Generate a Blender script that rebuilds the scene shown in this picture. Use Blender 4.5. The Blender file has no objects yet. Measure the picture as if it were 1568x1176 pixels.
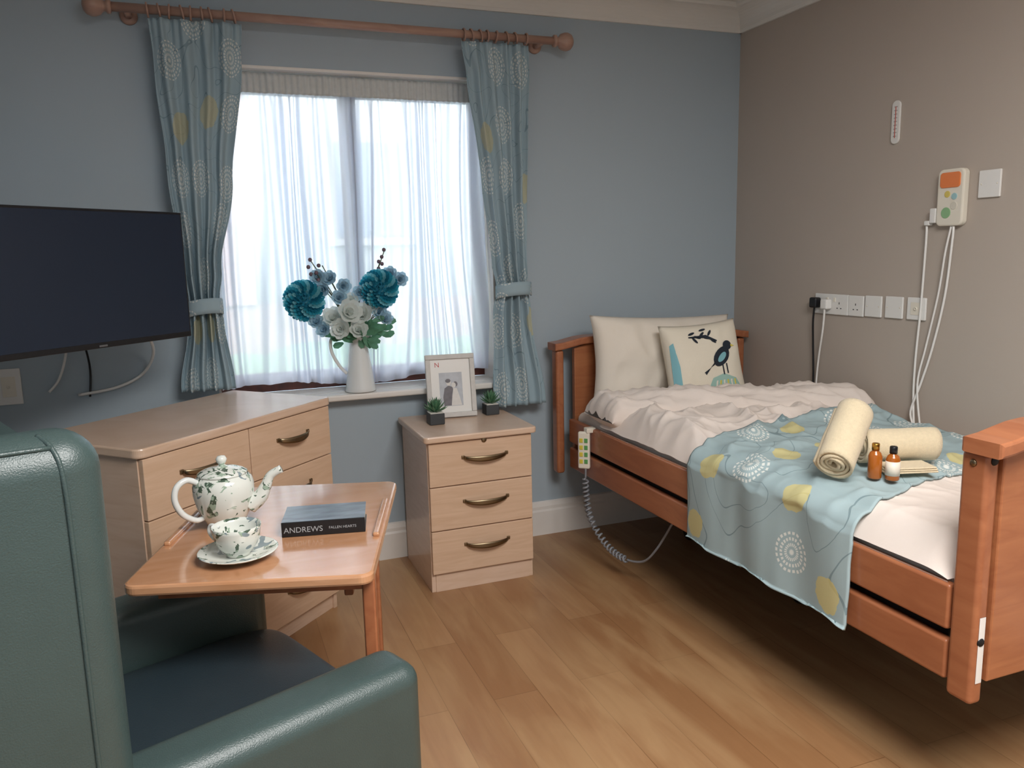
import bpy, bmesh, math, random
from mathutils import Vector, Matrix, noise
random.seed(7)
scene=bpy.context.scene
PI=math.pi
# ------------------------------------------------------------ helpers
def hx(h):
    h=h.lstrip('#'); v=[int(h[i:i+2],16)/255 for i in (0,2,4)]
    return tuple([(c/12.92 if c<=.04045 else ((c+.055)/1.055)**2.4) for c in v])+(1,)
class N:
    def __init__(s,name):
        s.m=bpy.data.materials.new(name); s.m.use_nodes=True; s.t=s.m.node_tree
        s.b=s.t.nodes['Principled BSDF']; s.o=s.t.nodes['Material Output']
    def n(s,ty,**k):
        x=s.t.nodes.new(ty)
        for a,v in k.items(): setattr(x,a,v)
        return x
    def l(s,a,b): s.t.links.new(a,b)
    def math(s,op,a,b=None,c=None):
        x=s.n('ShaderNodeMath',operation=op)
        for i,v in enumerate((a,b,c)):
            if v is None: continue
            if hasattr(v,'links'): s.l(v,x.inputs[i])
            else: x.inputs[i].default_value=v
        return x.outputs[0]
    def mix(s,f,a,b):
        x=s.n('ShaderNodeMix',data_type='RGBA')
        for i,v in ((0,f),(6,a),(7,b)):
            if hasattr(v,'links'): s.l(v,x.inputs[i])
            else: x.inputs[i].default_value=v
        return x.outputs[2]
    def coord(s,kind='Object',scale=(1,1,1),rot=(0,0,0),loc=(0,0,0)):
        tc=s.n('ShaderNodeTexCoord'); mp=s.n('ShaderNodeMapping'); s.l(tc.outputs[kind],mp.inputs[0])
        mp.inputs['Scale'].default_value=scale; mp.inputs['Rotation'].default_value=rot; mp.inputs['Location'].default_value=loc
        return mp.outputs[0]
    def noise(s,vec,scale,detail=3,dist=0):
        x=s.n('ShaderNodeTexNoise'); s.l(vec,x.inputs['Vector']); x.inputs['Scale'].default_value=scale
        x.inputs['Detail'].default_value=detail; x.inputs['Distortion'].default_value=dist
        return x.outputs['Fac']
    def bump(s,h,st,dist=.01):
        x=s.n('ShaderNodeBump'); s.l(h,x.inputs['Height']); x.inputs['Strength'].default_value=st; x.inputs['Distance'].default_value=dist
        s.l(x.outputs[0],s.b.inputs['Normal'])
def mat(name,col,rough=.5,metal=0,var=.06,vs=8,bump=0,bs=200,spec=None,sheen=0,coat=0):
    k=N(name); c=hx(col); k.b.inputs['Roughness'].default_value=rough; k.b.inputs['Metallic'].default_value=metal
    if spec is not None: k.b.inputs['Specular IOR Level'].default_value=spec
    if coat: k.b.inputs['Coat Weight'].default_value=coat
    if sheen: k.b.inputs['Sheen Weight'].default_value=sheen
    co=k.coord(); n=k.noise(co,vs,3)
    d=tuple([x*(1-var) for x in c[:3]])+(1,); e=tuple([min(1,x*(1+var)) for x in c[:3]])+(1,)
    k.l(k.mix(n,d,e),k.b.inputs['Base Color'])
    if bump: k.bump(k.noise(co,bs,2),bump,.002)
    return k.m
def wood(name,c1,c2,scale=(25,25,2),rough=.4,coat=0,cr=.03):
    k=N(name); co=k.coord(scale=scale); n=k.noise(co,1.5,5,1.2)
    r=k.n('ShaderNodeMapRange'); k.l(n,r.inputs[0]); r.inputs[1].default_value=.3; r.inputs[2].default_value=.7
    k.l(k.mix(r.outputs[0],hx(c1),hx(c2)),k.b.inputs['Base Color']); k.b.inputs['Roughness'].default_value=rough
    if coat: k.b.inputs['Coat Weight'].default_value=coat; k.b.inputs['Coat Roughness'].default_value=cr
    k.bump(n,.05,.001); return k.m
def link(o,parent=None,mat_=None):
    scene.collection.objects.link(o)
    if parent is not None:
        o.parent=parent; o.matrix_parent_inverse=Matrix.Translation(-parent.location)
    if mat_ is not None: o.data.materials.append(mat_)
    return o
def group(name,loc=(0,0,0)):
    e=bpy.data.objects.new(name,None); e.location=loc; e.empty_display_size=.1; scene.collection.objects.link(e); return e
def meshobj(name,verts,faces,m,parent=None,smooth=True,uv=None,M=None):
    me=bpy.data.meshes.new(name); 
    if M is not None: verts=[M@Vector(v) for v in verts]
    me.from_pydata([tuple(v) for v in verts],[],faces); me.update()
    if uv:
        ul=me.uv_layers.new(name='UVMap')
        for l in me.loops: ul.data[l.index].uv=uv[l.vertex_index]
    if smooth: me.polygons.foreach_set('use_smooth',[True]*len(me.polygons))
    o=bpy.data.objects.new(name,me); link(o,parent,m); return o
def rbox(name,a,b,m,parent=None,bev=.004,seg=2,M=None):
    a=Vector(a);b=Vector(b); c=(a+b)/2; s=b-a
    bm=bmesh.new(); bmesh.ops.create_cube(bm,size=1)
    for v in bm.verts: v.co=Vector((v.co.x*s.x,v.co.y*s.y,v.co.z*s.z))+c
    bv=min(bev,min(abs(x) for x in s)*.49)
    if bv>0: bmesh.ops.bevel(bm,geom=list(bm.edges),offset=bv,segments=seg,profile=.5,affect='EDGES')
    if M is not None: bmesh.ops.transform(bm,matrix=M,verts=bm.verts)
    bmesh.ops.recalc_face_normals(bm,faces=bm.faces)
    me=bpy.data.meshes.new(name); bm.to_mesh(me); bm.free()
    me.polygons.foreach_set('use_smooth',[True]*len(me.polygons))
    o=bpy.data.objects.new(name,me); link(o,parent,m)
    w=o.modifiers.new('wn','WEIGHTED_NORMAL'); w.keep_sharp=False
    return o
def prism(name,poly,h0,h1,m,parent=None,M=None,bev=.003,smooth=False):
    bm=bmesh.new(); vs=[bm.verts.new((x,h0,z)) for x,z in poly]; f=bm.faces.new(vs)
    r=bmesh.ops.extrude_face_region(bm,geom=[f]); 
    for v in r['geom']:
        if isinstance(v,bmesh.types.BMVert): v.co.y=h1
    bmesh.ops.recalc_face_normals(bm,faces=bm.faces)
    if bev: 
        ed=[e for e in bm.edges if abs(e.verts[0].co.y-e.verts[1].co.y)<1e-6]
        bmesh.ops.bevel(bm,geom=ed,offset=bev,segments=2,profile=.5,affect='EDGES')
    if M is not None: bmesh.ops.transform(bm,matrix=M,verts=bm.verts)
    bmesh.ops.recalc_face_normals(bm,faces=bm.faces)
    me=bpy.data.meshes.new(name); bm.to_mesh(me); bm.free()
    o=bpy.data.objects.new(name,me); link(o,parent,m)
    return o
def catmull(P,k=6):
    P=[Vector(p) for p in P]; out=[]
    for i in range(len(P)-1):
        p0=P[max(i-1,0)];p1=P[i];p2=P[i+1];p3=P[min(i+2,len(P)-1)]
        for j in range(k):
            t=j/k; out.append(.5*((2*p1)+(p2-p0)*t+(2*p0-5*p1+4*p2-p3)*t*t+(3*p1-p0-3*p2+p3)*t**3))
    out.append(P[-1]); return out
def tube(name,pts,r,m,parent=None,n=10,sm=6,flat=1.0):
    R=None
    if isinstance(r,(list,tuple)):
        rr=[Vector((x,0,0)) for x in r]; R=[v.x for v in (catmull(rr,sm) if sm else rr)]
    P=catmull(pts,sm) if sm else [Vector(p) for p in pts]
    V=[];F=[]; t0=(P[1]-P[0]).normalized(); nn=t0.orthogonal().normalized()
    for i,p in enumerate(P):
        t=(P[min(i+1,len(P)-1)]-P[max(i-1,0)]).normalized()
        nn=(nn-t*nn.dot(t)).normalized(); b=t.cross(nn); rad=R[i] if R else r
        for j in range(n):
            a=2*PI*j/n; V.append(p+nn*math.cos(a)*rad+b*math.sin(a)*rad*flat)
    for i in range(len(P)-1):
        for j in range(n): F.append((i*n+j,i*n+(j+1)%n,(i+1)*n+(j+1)%n,(i+1)*n+j))
    F.append(tuple(range(n-1,-1,-1))); F.append(tuple((len(P)-1)*n+j for j in range(n)))
    return meshobj(name,V,F,m,parent)
def lathe(name,prof,m,loc=(0,0,0),parent=None,n=40,M=None,fn=None):
    V=[];F=[]; L=len(prof)
    for r,z in prof:
        for j in range(n):
            a=2*PI*j/n; v=Vector((r*math.cos(a),r*math.sin(a),z))
            if fn: v=fn(v,a)
            V.append(v)
    for i in range(L-1):
        for j in range(n): F.append((i*n+j,i*n+(j+1)%n,(i+1)*n+(j+1)%n,(i+1)*n+j))
    if prof[0][0]>0: F.append(tuple(range(n-1,-1,-1)))
    if prof[-1][0]>0: F.append(tuple((L-1)*n+j for j in range(n)))
    MM=Matrix.Translation(loc)@(M if M is not None else Matrix())
    o=meshobj(name,V,F,m,parent,M=MM)
    return o
def grid(name,nx,ny,fn,m,parent=None,solid=0,uvf=None,sub=0,off=0):
    V=[];F=[];UV=[]
    for j in range(ny+1):
        for i in range(nx+1):
            u,v=i/nx,j/ny; V.append(Vector(fn(u,v))); UV.append(uvf(u,v) if uvf else (u,v))
    for j in range(ny):
        for i in range(nx):
            a=j*(nx+1)+i; F.append((a,a+1,a+nx+2,a+nx+1))
    o=meshobj(name,V,F,m,parent,uv=UV)
    if solid:
        s=o.modifiers.new('s','SOLIDIFY'); s.thickness=solid; s.offset=off
    if sub:
        s=o.modifiers.new('ss','SUBSURF'); s.levels=sub; s.render_levels=sub
    return o
def frame(ox,oy,oz,ang):
    return Matrix.Translation((ox,oy,oz))@Matrix.Rotation(ang,4,'Z')
def axes(o,X,Y,Z):
    X,Y,Z=Vector(X),Vector(Y),Vector(Z)
    return Matrix(((X.x,Y.x,Z.x,o[0]),(X.y,Y.y,Z.y,o[1]),(X.z,Y.z,Z.z,o[2]),(0,0,0,1)))
def sm(a,b,x):
    t=max(0,min(1,(x-a)/(b-a))); return t*t*(3-2*t)
def nz(x,y,z=0): return noise.noise(Vector((x,y,z)))
def ridge(x,y,z,k=3.0):
    return max(0,1-abs(nz(x,y,z))*k)**1.6
def pillow(name,w,h,T,M,m,parent=None,n=26,wr=.012,seed=0):
    def half(sg):
        def fn(u,v):
            a=2*u-1;b=2*v-1
            x=a*w/2*(1-.07*(1-abs(b)**2)*abs(a)**3); y=b*h/2*(1-.07*(1-abs(a)**2)*abs(b)**3)
            t=T/2*(max(0,1-a**4)**.5)*(max(0,1-b**4)**.5)
            e=min(1,4*(1-abs(a)))*min(1,4*(1-abs(b)))
            t+=e*wr*nz(x*9+seed,y*9,sg*3)+e*wr*.5*ridge(x*8+seed,y*5,5)
            return (x,y,sg*t)
        return fn
    V=[];F=[];UV=[]
    for sg in (1,-1):
        base=len(V); f=half(sg)
        for j in range(n+1):
            for i in range(n+1): V.append(Vector(f(i/n,j/n))); UV.append((i/n*w,j/n*h))
        for j in range(n):
            for i in range(n):
                a=base+j*(n+1)+i; q=(a,a+1,a+n+2,a+n+1); F.append(q if sg>0 else q[::-1])
    o=meshobj(name,V,F,m,parent,uv=UV,M=M)
    bm=bmesh.new(); bm.from_mesh(o.data); bmesh.ops.remove_doubles(bm,verts=bm.verts,dist=.0008); bm.to_mesh(o.data); bm.free()
    return o,half(1)
# ------------------------------------------------------------ materials
def wallmat(name,col):
    return mat(name,col,.85,var=.02,vs=3,bump=.08,bs=300)
M_blue=wallmat('paint_blue_grey','#A5B2BB'); M_taupe=wallmat('paint_taupe','#B8ACA1'); M_ceil=wallmat('paint_white','#E2DFD9')
M_trim=mat('gloss_white_paint','#DDD8D2',.4); M_white=mat('white_plastic','#E8E6E2',.35,var=.01); M_cream=mat('cream_plastic','#E6DFD0',.4,var=.01)
M_black=mat('black_plastic','#15161A',.35); M_dark=mat('dark_steel','#1A1A1C',.6,.3)
def floormat():
    k=N('laminate_oak'); co=k.coord(rot=(0,0,PI/2))
    br=k.n('ShaderNodeTexBrick'); k.l(co,br.inputs[0]); br.offset=.37; br.inputs['Scale'].default_value=1
    br.inputs['Brick Width'].default_value=1.1; br.inputs['Row Height'].default_value=.15; br.inputs['Mortar Size'].default_value=.0012; br.inputs['Bias'].default_value=0
    br.inputs['Color1'].default_value=hx('#B38A62'); br.inputs['Color2'].default_value=hx('#9B704B'); br.inputs['Mortar'].default_value=hx('#7F5B3A')
    g=k.noise(k.coord(scale=(22,1.6,1)),2.2,6,.8); pat=k.noise(k.coord(scale=(6,1.2,1)),1.3,4,1.0)
    c=k.mix(k.math('MULTIPLY',g,.5),br.outputs[0],hx('#815836')); 
    r=k.n('ShaderNodeMapRange'); k.l(pat,r.inputs[0]); r.inputs[1].default_value=.40; r.inputs[2].default_value=.68
    c=k.mix(k.math('MULTIPLY',r.outputs[0],.35),c,hx('#C9A87C'))
    k.l(c,k.b.inputs['Base Color']); k.b.inputs['Roughness'].default_value=.36; k.bump(g,.04,.001); return k.m
M_floor=floormat()
M_beech=wood('beech_laminate','#DCC0AA','#D1B298',(3,3,22),.35,.4,.2); M_beechH=wood('beech_laminate_front','#DABBA0','#CFAE91',(3,3,30),.38)
M_bed=wood('cherry_bed_wood','#AA6C49','#985B3C',(14,2.5,14),.35,.25,.15); M_bedH=wood('cherry_bed_panel','#AC6F49','#9B5E3D',(3,12,20),.35,.25,.15)
M_table=wood('cherry_table_top','#CC9A75','#C08B64',(4,14,14),.22,1.0,.10)
M_maple=wood('pole_wood','#B0907F','#A07E72',(4,20,20),.4); M_mahog=wood('mahogany_frame','#5A2A1E','#44201A',(14,14,3),.4)
M_brass=mat('antique_brass','#8F7F66',.35,1); M_gold=mat('gold_metal','#C99A4A',.3,1)
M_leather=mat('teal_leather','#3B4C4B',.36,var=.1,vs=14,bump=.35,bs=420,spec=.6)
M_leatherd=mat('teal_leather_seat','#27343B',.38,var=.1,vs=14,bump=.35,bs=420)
M_screen=mat('tv_screen','#1C283A',.25,var=.01,spec=.5)
M_sheet=mat('white_sheet','#E2D8CF',.9,var=.03,vs=6,bump=.2,bs=350,sheen=.1)
M_duvet=mat('white_duvet','#E4D8CF',.9,var=.02,vs=6,bump=.15,bs=300,sheen=.1)
M_pillow=mat('cream_pillowcase','#E5DCCF',.9,var=.03,vs=6,bump=.2,bs=350)
M_towel=mat('cream_terry','#DFCFAF',.98,var=.1,vs=120,bump=1,bs=500,sheen=.2)
def fabric(name,base,yellow,white,line,cell=5,lines=4,trans=0,rad=.27,yth=.68,wth=.55):
    k=N(name); tc=k.n('ShaderNodeTexCoord'); uv=tc.outputs['UV']
    v=k.n('ShaderNodeTexVoronoi',voronoi_dimensions='2D'); k.l(uv,v.inputs['Vector']); v.inputs['Scale'].default_value=cell; v.inputs['Randomness'].default_value=.45
    sub=k.n('ShaderNodeVectorMath',operation='SUBTRACT'); k.l(uv,sub.inputs[0]); k.l(v.outputs['Position'],sub.inputs[1])
    sx=k.n('ShaderNodeSeparateXYZ'); k.l(sub.outputs[0],sx.inputs[0])
    ang=k.math('ARCTAN2',sx.outputs[1],sx.outputs[0]); d=v.outputs['Distance']
    spoke=k.math('GREATER_THAN',k.math('SINE',k.math('MULTIPLY',ang,22)),-.3)
    ring=k.math('GREATER_THAN',k.math('SINE',k.math('MULTIPLY',d,75)),-.1)
    inside=k.math('LESS_THAN',d,rad)
    sel=k.n('ShaderNodeSeparateColor'); k.l(v.outputs['Color'],sel.inputs[0])
    isY=k.math('GREATER_THAN',sel.outputs[0],yth); isW=k.math('LESS_THAN',sel.outputs[0],wth)
    wm=k.math('MULTIPLY',k.math('MULTIPLY',inside,isW),k.math('MAXIMUM',k.math('MULTIPLY',spoke,ring),k.math('LESS_THAN',d,.03)))
    nz_=k.noise(uv,30,2)
    ym=k.math('MULTIPLY',isY,k.math('LESS_THAN',k.math('ADD',d,k.math('MULTIPLY',nz_,.12)),rad))
    ln=k.noise(uv,lines,1,.6); fr=k.math('FRACT',k.math('MULTIPLY',ln,7)); band=k.math('LESS_THAN',k.math('ABSOLUTE',k.math('SUBTRACT',fr,.5)),.02)
    weave=k.noise(uv,600,1)
    c=k.mix(weave,tuple(x*.93 for x in hx(base)[:3])+(1,),hx(base))
    c=k.mix(k.math('MULTIPLY',band,.7),c,hx(line)); c=k.mix(k.math('MULTIPLY',ym,.75),c,hx(yellow)); c=k.mix(k.math('MULTIPLY',wm,.85),c,hx(white))
    k.l(c,k.b.inputs['Base Color']); k.b.inputs['Roughness'].default_value=.9; k.bump(weave,.2,.001)
    if trans:
        t=k.n('ShaderNodeBsdfTranslucent'); k.l(c,t.inputs[0]); mx=k.n('ShaderNodeMixShader'); mx.inputs[0].default_value=trans
        k.l(k.b.outputs[0],mx.inputs[1]); k.l(t.outputs[0],mx.inputs[2]); k.l(mx.outputs[0],k.o.inputs[0])
    return k.m
M_curt=fabric('curtain_fabric','#A3B9C3','#C0BD9C','#E0E3DE','#748D99',4.6,4.0,.14,.36,.86,.66)
M_throw=fabric('throw_fabric','#A5BABE','#D6C77C','#E8EAE4','#6C8288',4.6,3.0,0,.29)
def netmat():
    k=N('net_voile'); c=hx('#E4EAF8'); co=k.coord(scale=(1,1,1)); 
    d=k.n('ShaderNodeBsdfDiffuse'); d.inputs[0].default_value=c; t=k.n('ShaderNodeBsdfTranslucent'); t.inputs[0].default_value=c
    tr=k.n('ShaderNodeBsdfTransparent'); m1=k.n('ShaderNodeMixShader'); m1.inputs[0].default_value=.62
    k.l(d.outputs[0],m1.inputs[1]); k.l(t.outputs[0],m1.inputs[2])
    # seen edge-on there are more threads in the way: less see-through
    lw=k.n('ShaderNodeLayerWeight'); lw.inputs[0].default_value=.5
    f=k.math('POWER',k.math('SUBTRACT',1.0,lw.outputs['Facing']),2.0)
    m2=k.n('ShaderNodeMixShader'); k.l(k.math('MULTIPLY',f,.15),m2.inputs[0])
    k.l(m1.outputs[0],m2.inputs[1]); k.l(tr.outputs[0],m2.inputs[2]); k.l(m2.outputs[0],k.o.inputs[0]); return k.m
M_net=netmat()
def glassmat():
    k=N('window_glass'); g=k.n('ShaderNodeBsdfGlossy'); g.inputs['Roughness'].default_value=.02; t=k.n('ShaderNodeBsdfTransparent')
    f=k.n('ShaderNodeFresnel'); m=k.n('ShaderNodeMixShader'); k.l(f.outputs[0],m.inputs[0]); k.l(t.outputs[0],m.inputs[1]); k.l(g.outputs[0],m.inputs[2]); k.l(m.outputs[0],k.o.inputs[0]); return k.m
M_glass=glassmat()
# ------------------------------------------------------------ room
D=3.52; W=2.605; XL=-.9; YF=-1.3; CZ=2.56
rbox('floor',(XL-.1,YF-.1,-.1),(W+.1,D+.1,0),M_floor,bev=0)
rbox('ceiling',(XL-.1,YF-.1,CZ),(W+.1,D+.35,CZ+.15),M_ceil,bev=0)
rbox('wall_right',(W,YF-.1,0),(W+.1,D+.3,CZ),M_taupe,bev=0)
rbox('wall_left',(XL-.1,YF-.1,0),(XL,D+.3,CZ),M_blue,bev=0)
rbox('wall_front',(XL,YF-.1,0),(W,YF,CZ),M_blue,bev=0)
wx0,wx1,wz0,wz1=.02,1.265,.79,2.165
def wall_back():
    bm=bmesh.new()
    for a,b in (((XL,D,0),(wx0,D+.25,CZ)),((wx1,D,0),(W,D+.25,CZ)),((wx0,D,0),(wx1,D+.25,wz0)),((wx0,D,wz1),(wx1,D+.25,CZ))):
        r=bmesh.ops.create_cube(bm,size=1)
        for v in r['verts']:
            v.co=Vector([ (a[i]+b[i])/2+v.co[i]*(b[i]-a[i]) for i in range(3)])
    me=bpy.data.meshes.new('wall_back'); bm.to_mesh(me); bm.free(); link(bpy.data.objects.new('wall_back',me),None,M_blue)
wall_back()
g=group('trim_1',(.6,D,2.1))
rbox('reveal_head',(wx0,D-.002,wz1-.012),(wx1,D+.16,wz1),M_trim,g,.001)
rbox('reveal_left',(wx0,D-.001,wz0+.01),(wx0+.01,D+.16,wz1-.012),M_trim,g,.001)
rbox('reveal_right',(wx1-.01,D-.001,wz0+.01),(wx1,D+.16,wz1-.012),M_trim,g,.001)
rbox('window_sill',(-.03,D-.085,.775),(1.30,D-.001,.803),M_trim,None,.008,3).name='trim_2'
rbox('trim_3',(wx0,D-.001,.775),(wx1,D+.16,.803),M_trim,None,.001)
def cornice(name,M,L):
    pr=[(0,0),(0,-.11),(.012,-.11),(.016,-.098)]+[(.018+.085*(1-math.cos(a)),-.095+.075*math.sin(a)) for a in [i*PI/2/8 for i in range(9)]]+[(.112,-.012),(.112,0)]
    prism(name,pr,0,L,M_ceil,M=M,bev=0)
cornice('trim_4',axes((XL,D,CZ),(0,-1,0),(1,0,0),(0,0,1)),W-XL)
cornice('trim_5',axes((W,YF,CZ),(-1,0,0),(0,1,0),(0,0,1)),D-YF)
def base(name,M,L):
    prism(name,[(0,0),(.018,0),(.018,.12),(.014,.13),(.014,.145),(.008,.165),(0,.17)],0,L,M_trim,M=M,bev=0)
base('baseboard_back',axes((XL,D,0),(0,-1,0),(1,0,0),(0,0,1)),W-XL)
base('baseboard_right',axes((W,YF,0),(-1,0,0),(0,1,0),(0,0,1)),D-YF)
base('baseboard_left',axes((XL,YF,0),(1,0,0),(0,1,0),(0,0,1)),D-YF)
g=group('window_1',(.64,D+.18,1.5)); y0,y1=D+.16,D+.21
rbox('frame_bottom',(wx0,y0,.803),(wx1,y1,.86),M_mahog,g); rbox('frame_top',(wx0,y0,2.11),(wx1,y1,wz1),M_mahog,g)
rbox('frame_left',(wx0,y0,.86),(wx0+.035,y1,2.11),M_mahog,g); rbox('frame_right',(wx1-.035,y0,.86),(wx1,y1,2.11),M_mahog,g)
rbox('mullion',(.628,y0-.01,.86),(.668,y1,2.11),M_mahog,g)
for i,(a,b) in enumerate(((wx0+.035,.628),(.668,wx1-.035))):
    for nm,p,q in (('b',(a,y0+.005,.86),(b,y1-.01,.885)),('t',(a,y0+.005,2.085),(b,y1-.01,2.11)),('l',(a,y0+.005,.885),(a+.018,y1-.01,2.085)),('r',(b-.018,y0+.005,.885),(b,y1-.01,2.085))):
        rbox('sash_%d_%s'%(i,nm),p,q,M_mahog,g,.003)
    rbox('glass_%d'%i,(a+.018,y0+.02,.885),(b-.018,y0+.026,2.085),M_glass,g,0)
# net curtain
g=group('net_curtain',(.64,D+.1,1.5))
def netf(u,v):
    x=wx0+.015+(wx1-wx0-.03)*u; z=.835+(2.145-.835)*v+.018*math.sin(u*9)*(1-v)
    ph=u*66+5*nz(u*6,v*.7)
    top=sm(.86,1,v); a=.022+.030*nz(u*9,v*.8,4)
    y=D+.085+a*math.sin(ph)*(1-.7*top)+.008*math.sin(ph*2.7+3*nz(u*20,v,2))*(1-top)+.003*math.sin(u*300)*top-.03*nz(u*4,v*2,2)*(1-v)
    return (x,y,z)
grid('net_sheet',420,50,netf,M_net,g)
M_tape=mat('net_header_tape','#C9CCCB',.9,var=.1,vs=60)
grid('header_tape',260,6,lambda u,v:(wx0+.015+(wx1-wx0-.03)*u,D+.05+.004*math.sin(u*300)+.003*math.sin(u*71),2.068+.08*v),M_tape,g,solid=.002)
# curtain pole
g=group('curtain_pole',(.63,D-.1,2.315)); PZ=2.32; PY=D-.10
tube('pole',[(-.24,PY,PZ),(1.53,PY,PZ)],.017,M_maple,g,20,0)
for sx,x in ((-1,-.24),(1,1.53)):
    lathe('finial',[(.017,0),(.026,.004),(.026,.014),(.018,.02),(.02,.028),(.032,.038),(.038,.054),(.039,.068),(.033,.084),(.020,.094),(0,.098)],M_maple,(x,PY,PZ),g,28,Matrix.Rotation(sx*PI/2,4,'Y'))
for x in (-.19,1.48):
    tube('bracket',[(x,D-.001,PZ-.005),(x,PY,PZ-.005)],.014,M_maple,g,14,0)
    lathe('bracket_rose',[(0,0),(.032,0),(.032,.01),(.022,.016),(0,.016)],M_maple,(x,D-.001,PZ-.005),g,24,Matrix.Rotation(PI/2,4,'X'))
def ring(x,tl,parent):
    pts=[(x+tl*math.sin(a),PY+.024*math.cos(a),PZ-.003+.024*math.sin(a)) for a in [i*2*PI/20 for i in range(21)]]
    tube('ring',pts,.004,M_maple,parent,8,0)
for x in [-.12,-.08,-.045,0,.03,.07,.10,.15,.185]+[1.115,1.15,1.19,1.22,1.26,1.31,1.35,1.40]: ring(x,.006*random.uniform(-1,1),g)
def curtain(name,keys,folds,zt,zb,yc,loc,sd):
    g=group(name,loc)
    ks=sorted(keys)
    def ed(z):
        for i in range(len(ks)-1):
            if ks[i][0]<=z<=ks[i+1][0]:
                t=(z-ks[i][0])/(ks[i+1][0]-ks[i][0]); t=t*t*(3-2*t); return ks[i][1]+(ks[i+1][1]-ks[i][1])*t, ks[i][2]+(ks[i+1][2]-ks[i][2])*t
        k=ks[-1] if z>ks[-1][0] else ks[0]; return k[1],k[2]
    def f(u,v):
        z=zb+(zt-zb)*v; a,b=ed(z); w=b-a
        pin=sm(.90,.99,v)
        am=(.020+.05*max(0,.3-w))*(1-.3*pin)
        ph=u*folds*2*PI+1.6*nz(u*3+sd,v*1.5,1)
        y=yc+am*(math.sin(ph)+.3*math.sin(ph*2+1))*(.75+.5*nz(u*5,v*2+sd,6))+.007*nz(u*9,v*6,3)+.004*math.sin(u*folds*6*PI)*pin
        return (a+w*u+.004*nz(v*8,u*3,sd),y,z)
    grid('curtain_drape',170,100,f,M_curt,g,solid=.003,uvf=lambda u,v:(u*.6+sd*.37,v*1.55+sd*.2))
    return g
g=curtain('window_curtain',[(2.288,-.12,.21),(2.15,-.115,.20),(1.7,-.10,.135),(1.35,-.07,.065),(1.24,-.062,.05),(1.15,-.075,.06),(.875,-.12,.085)],4.5,2.288,.872,D-.115,(.05,D-.115,1.6),1)
def tieback(g,x0,x1,z,tail):
    yy=D-.115
    cx=(x0+x1)/2; hw=(x1-x0)/2+.006
    def f(u,v):
        a=PI+u*PI; x=cx+hw*math.cos(a); y=yy+.05*math.sin(a); zz=z+(v-.5)*.06+tail*(x-cx)*.5+.012*(math.cos((u-.5)*PI)-1)
        return (x,y,zz)
    grid('tieback',24,3,f,M_curt,g,solid=.004,uvf=lambda u,v:(u*.3+.4,v*.06+.1))
tieback(g,-.066,.054,1.215,.15)
g=curtain('window_curtain',[(2.288,1.10,1.405),(2.15,1.12,1.405),(1.7,1.175,1.39),(1.35,1.215,1.385),(1.24,1.235,1.385),(1.12,1.215,1.40),(.69,1.205,1.465)],4.5,2.288,.69,D-.115,(1.3,D-.115,1.5),4)
tieback(g,1.232,1.39,1.235,.1)
# outside
M_rend=mat('outside_render','#E6E4E0',.9); M_brick=mat('outside_brick','#C9A79C',.9,var=.2,vs=20); M_grass=mat('outside_grass','#90A884',.95,var=.2); M_outglass=mat('outside_glass','#A8B4C2',.2)
rbox('ground_outside',(-12,D+.4,-.35),(14,30,-.3),M_grass,bev=0)
g=group('neighbouring_house',(1,10,2))
rbox('house_wall',(-7,9,-.3),(9,14,5.5),M_rend,g,0); rbox('brick_band',(-7,8.95,-.3),(9,8.99,.9),M_brick,g,0)
rbox('brick_pier',(.1,8.9,.9),(.5,8.98,5.5),M_brick,g,0)
for x in (-1.3,1.3,3.7):
    rbox('house_window_frame',(x,8.88,1.5),(x+1.0,8.97,2.7),M_trim,g,.01); rbox('house_window_glass',(x+.1,8.86,1.6),(x+.9,8.9,2.6),M_outglass,g,.0)
g=group('garden_hedge',(0,7,.2))
M_hedge=mat('hedge_leaves','#829E78',.95,var=.3,vs=15,bump=1,bs=30)
grid('hedge',80,20,lambda u,v:(-5+11*u,7+.5*math.cos(PI*v)+.1*nz(u*40,v*6),-.3+.9*math.sin(PI*v)**.4+.15*nz(u*30,v*5,7)),M_hedge,g)
# ------------------------------------------------------------ handles
def handle(g,M,w=.13,band=.024):
    nn=20
    def f(u,v):
        s=math.sin(PI*u)**.55; h=band*(.55+.45*math.sin(PI*u)); return M@Vector(((u-.5)*w,-.002-.03*s,(v-.5)*h-.008*s))
    grid('handle',nn,3,f,M_brass,g,solid=.003)
    for sx in (-1,1): rbox('handle_post',(sx*w/2-.007,-.006,-.007),(sx*w/2+.007,0.001,.007),M_brass,g,.002,M=M)
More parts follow.
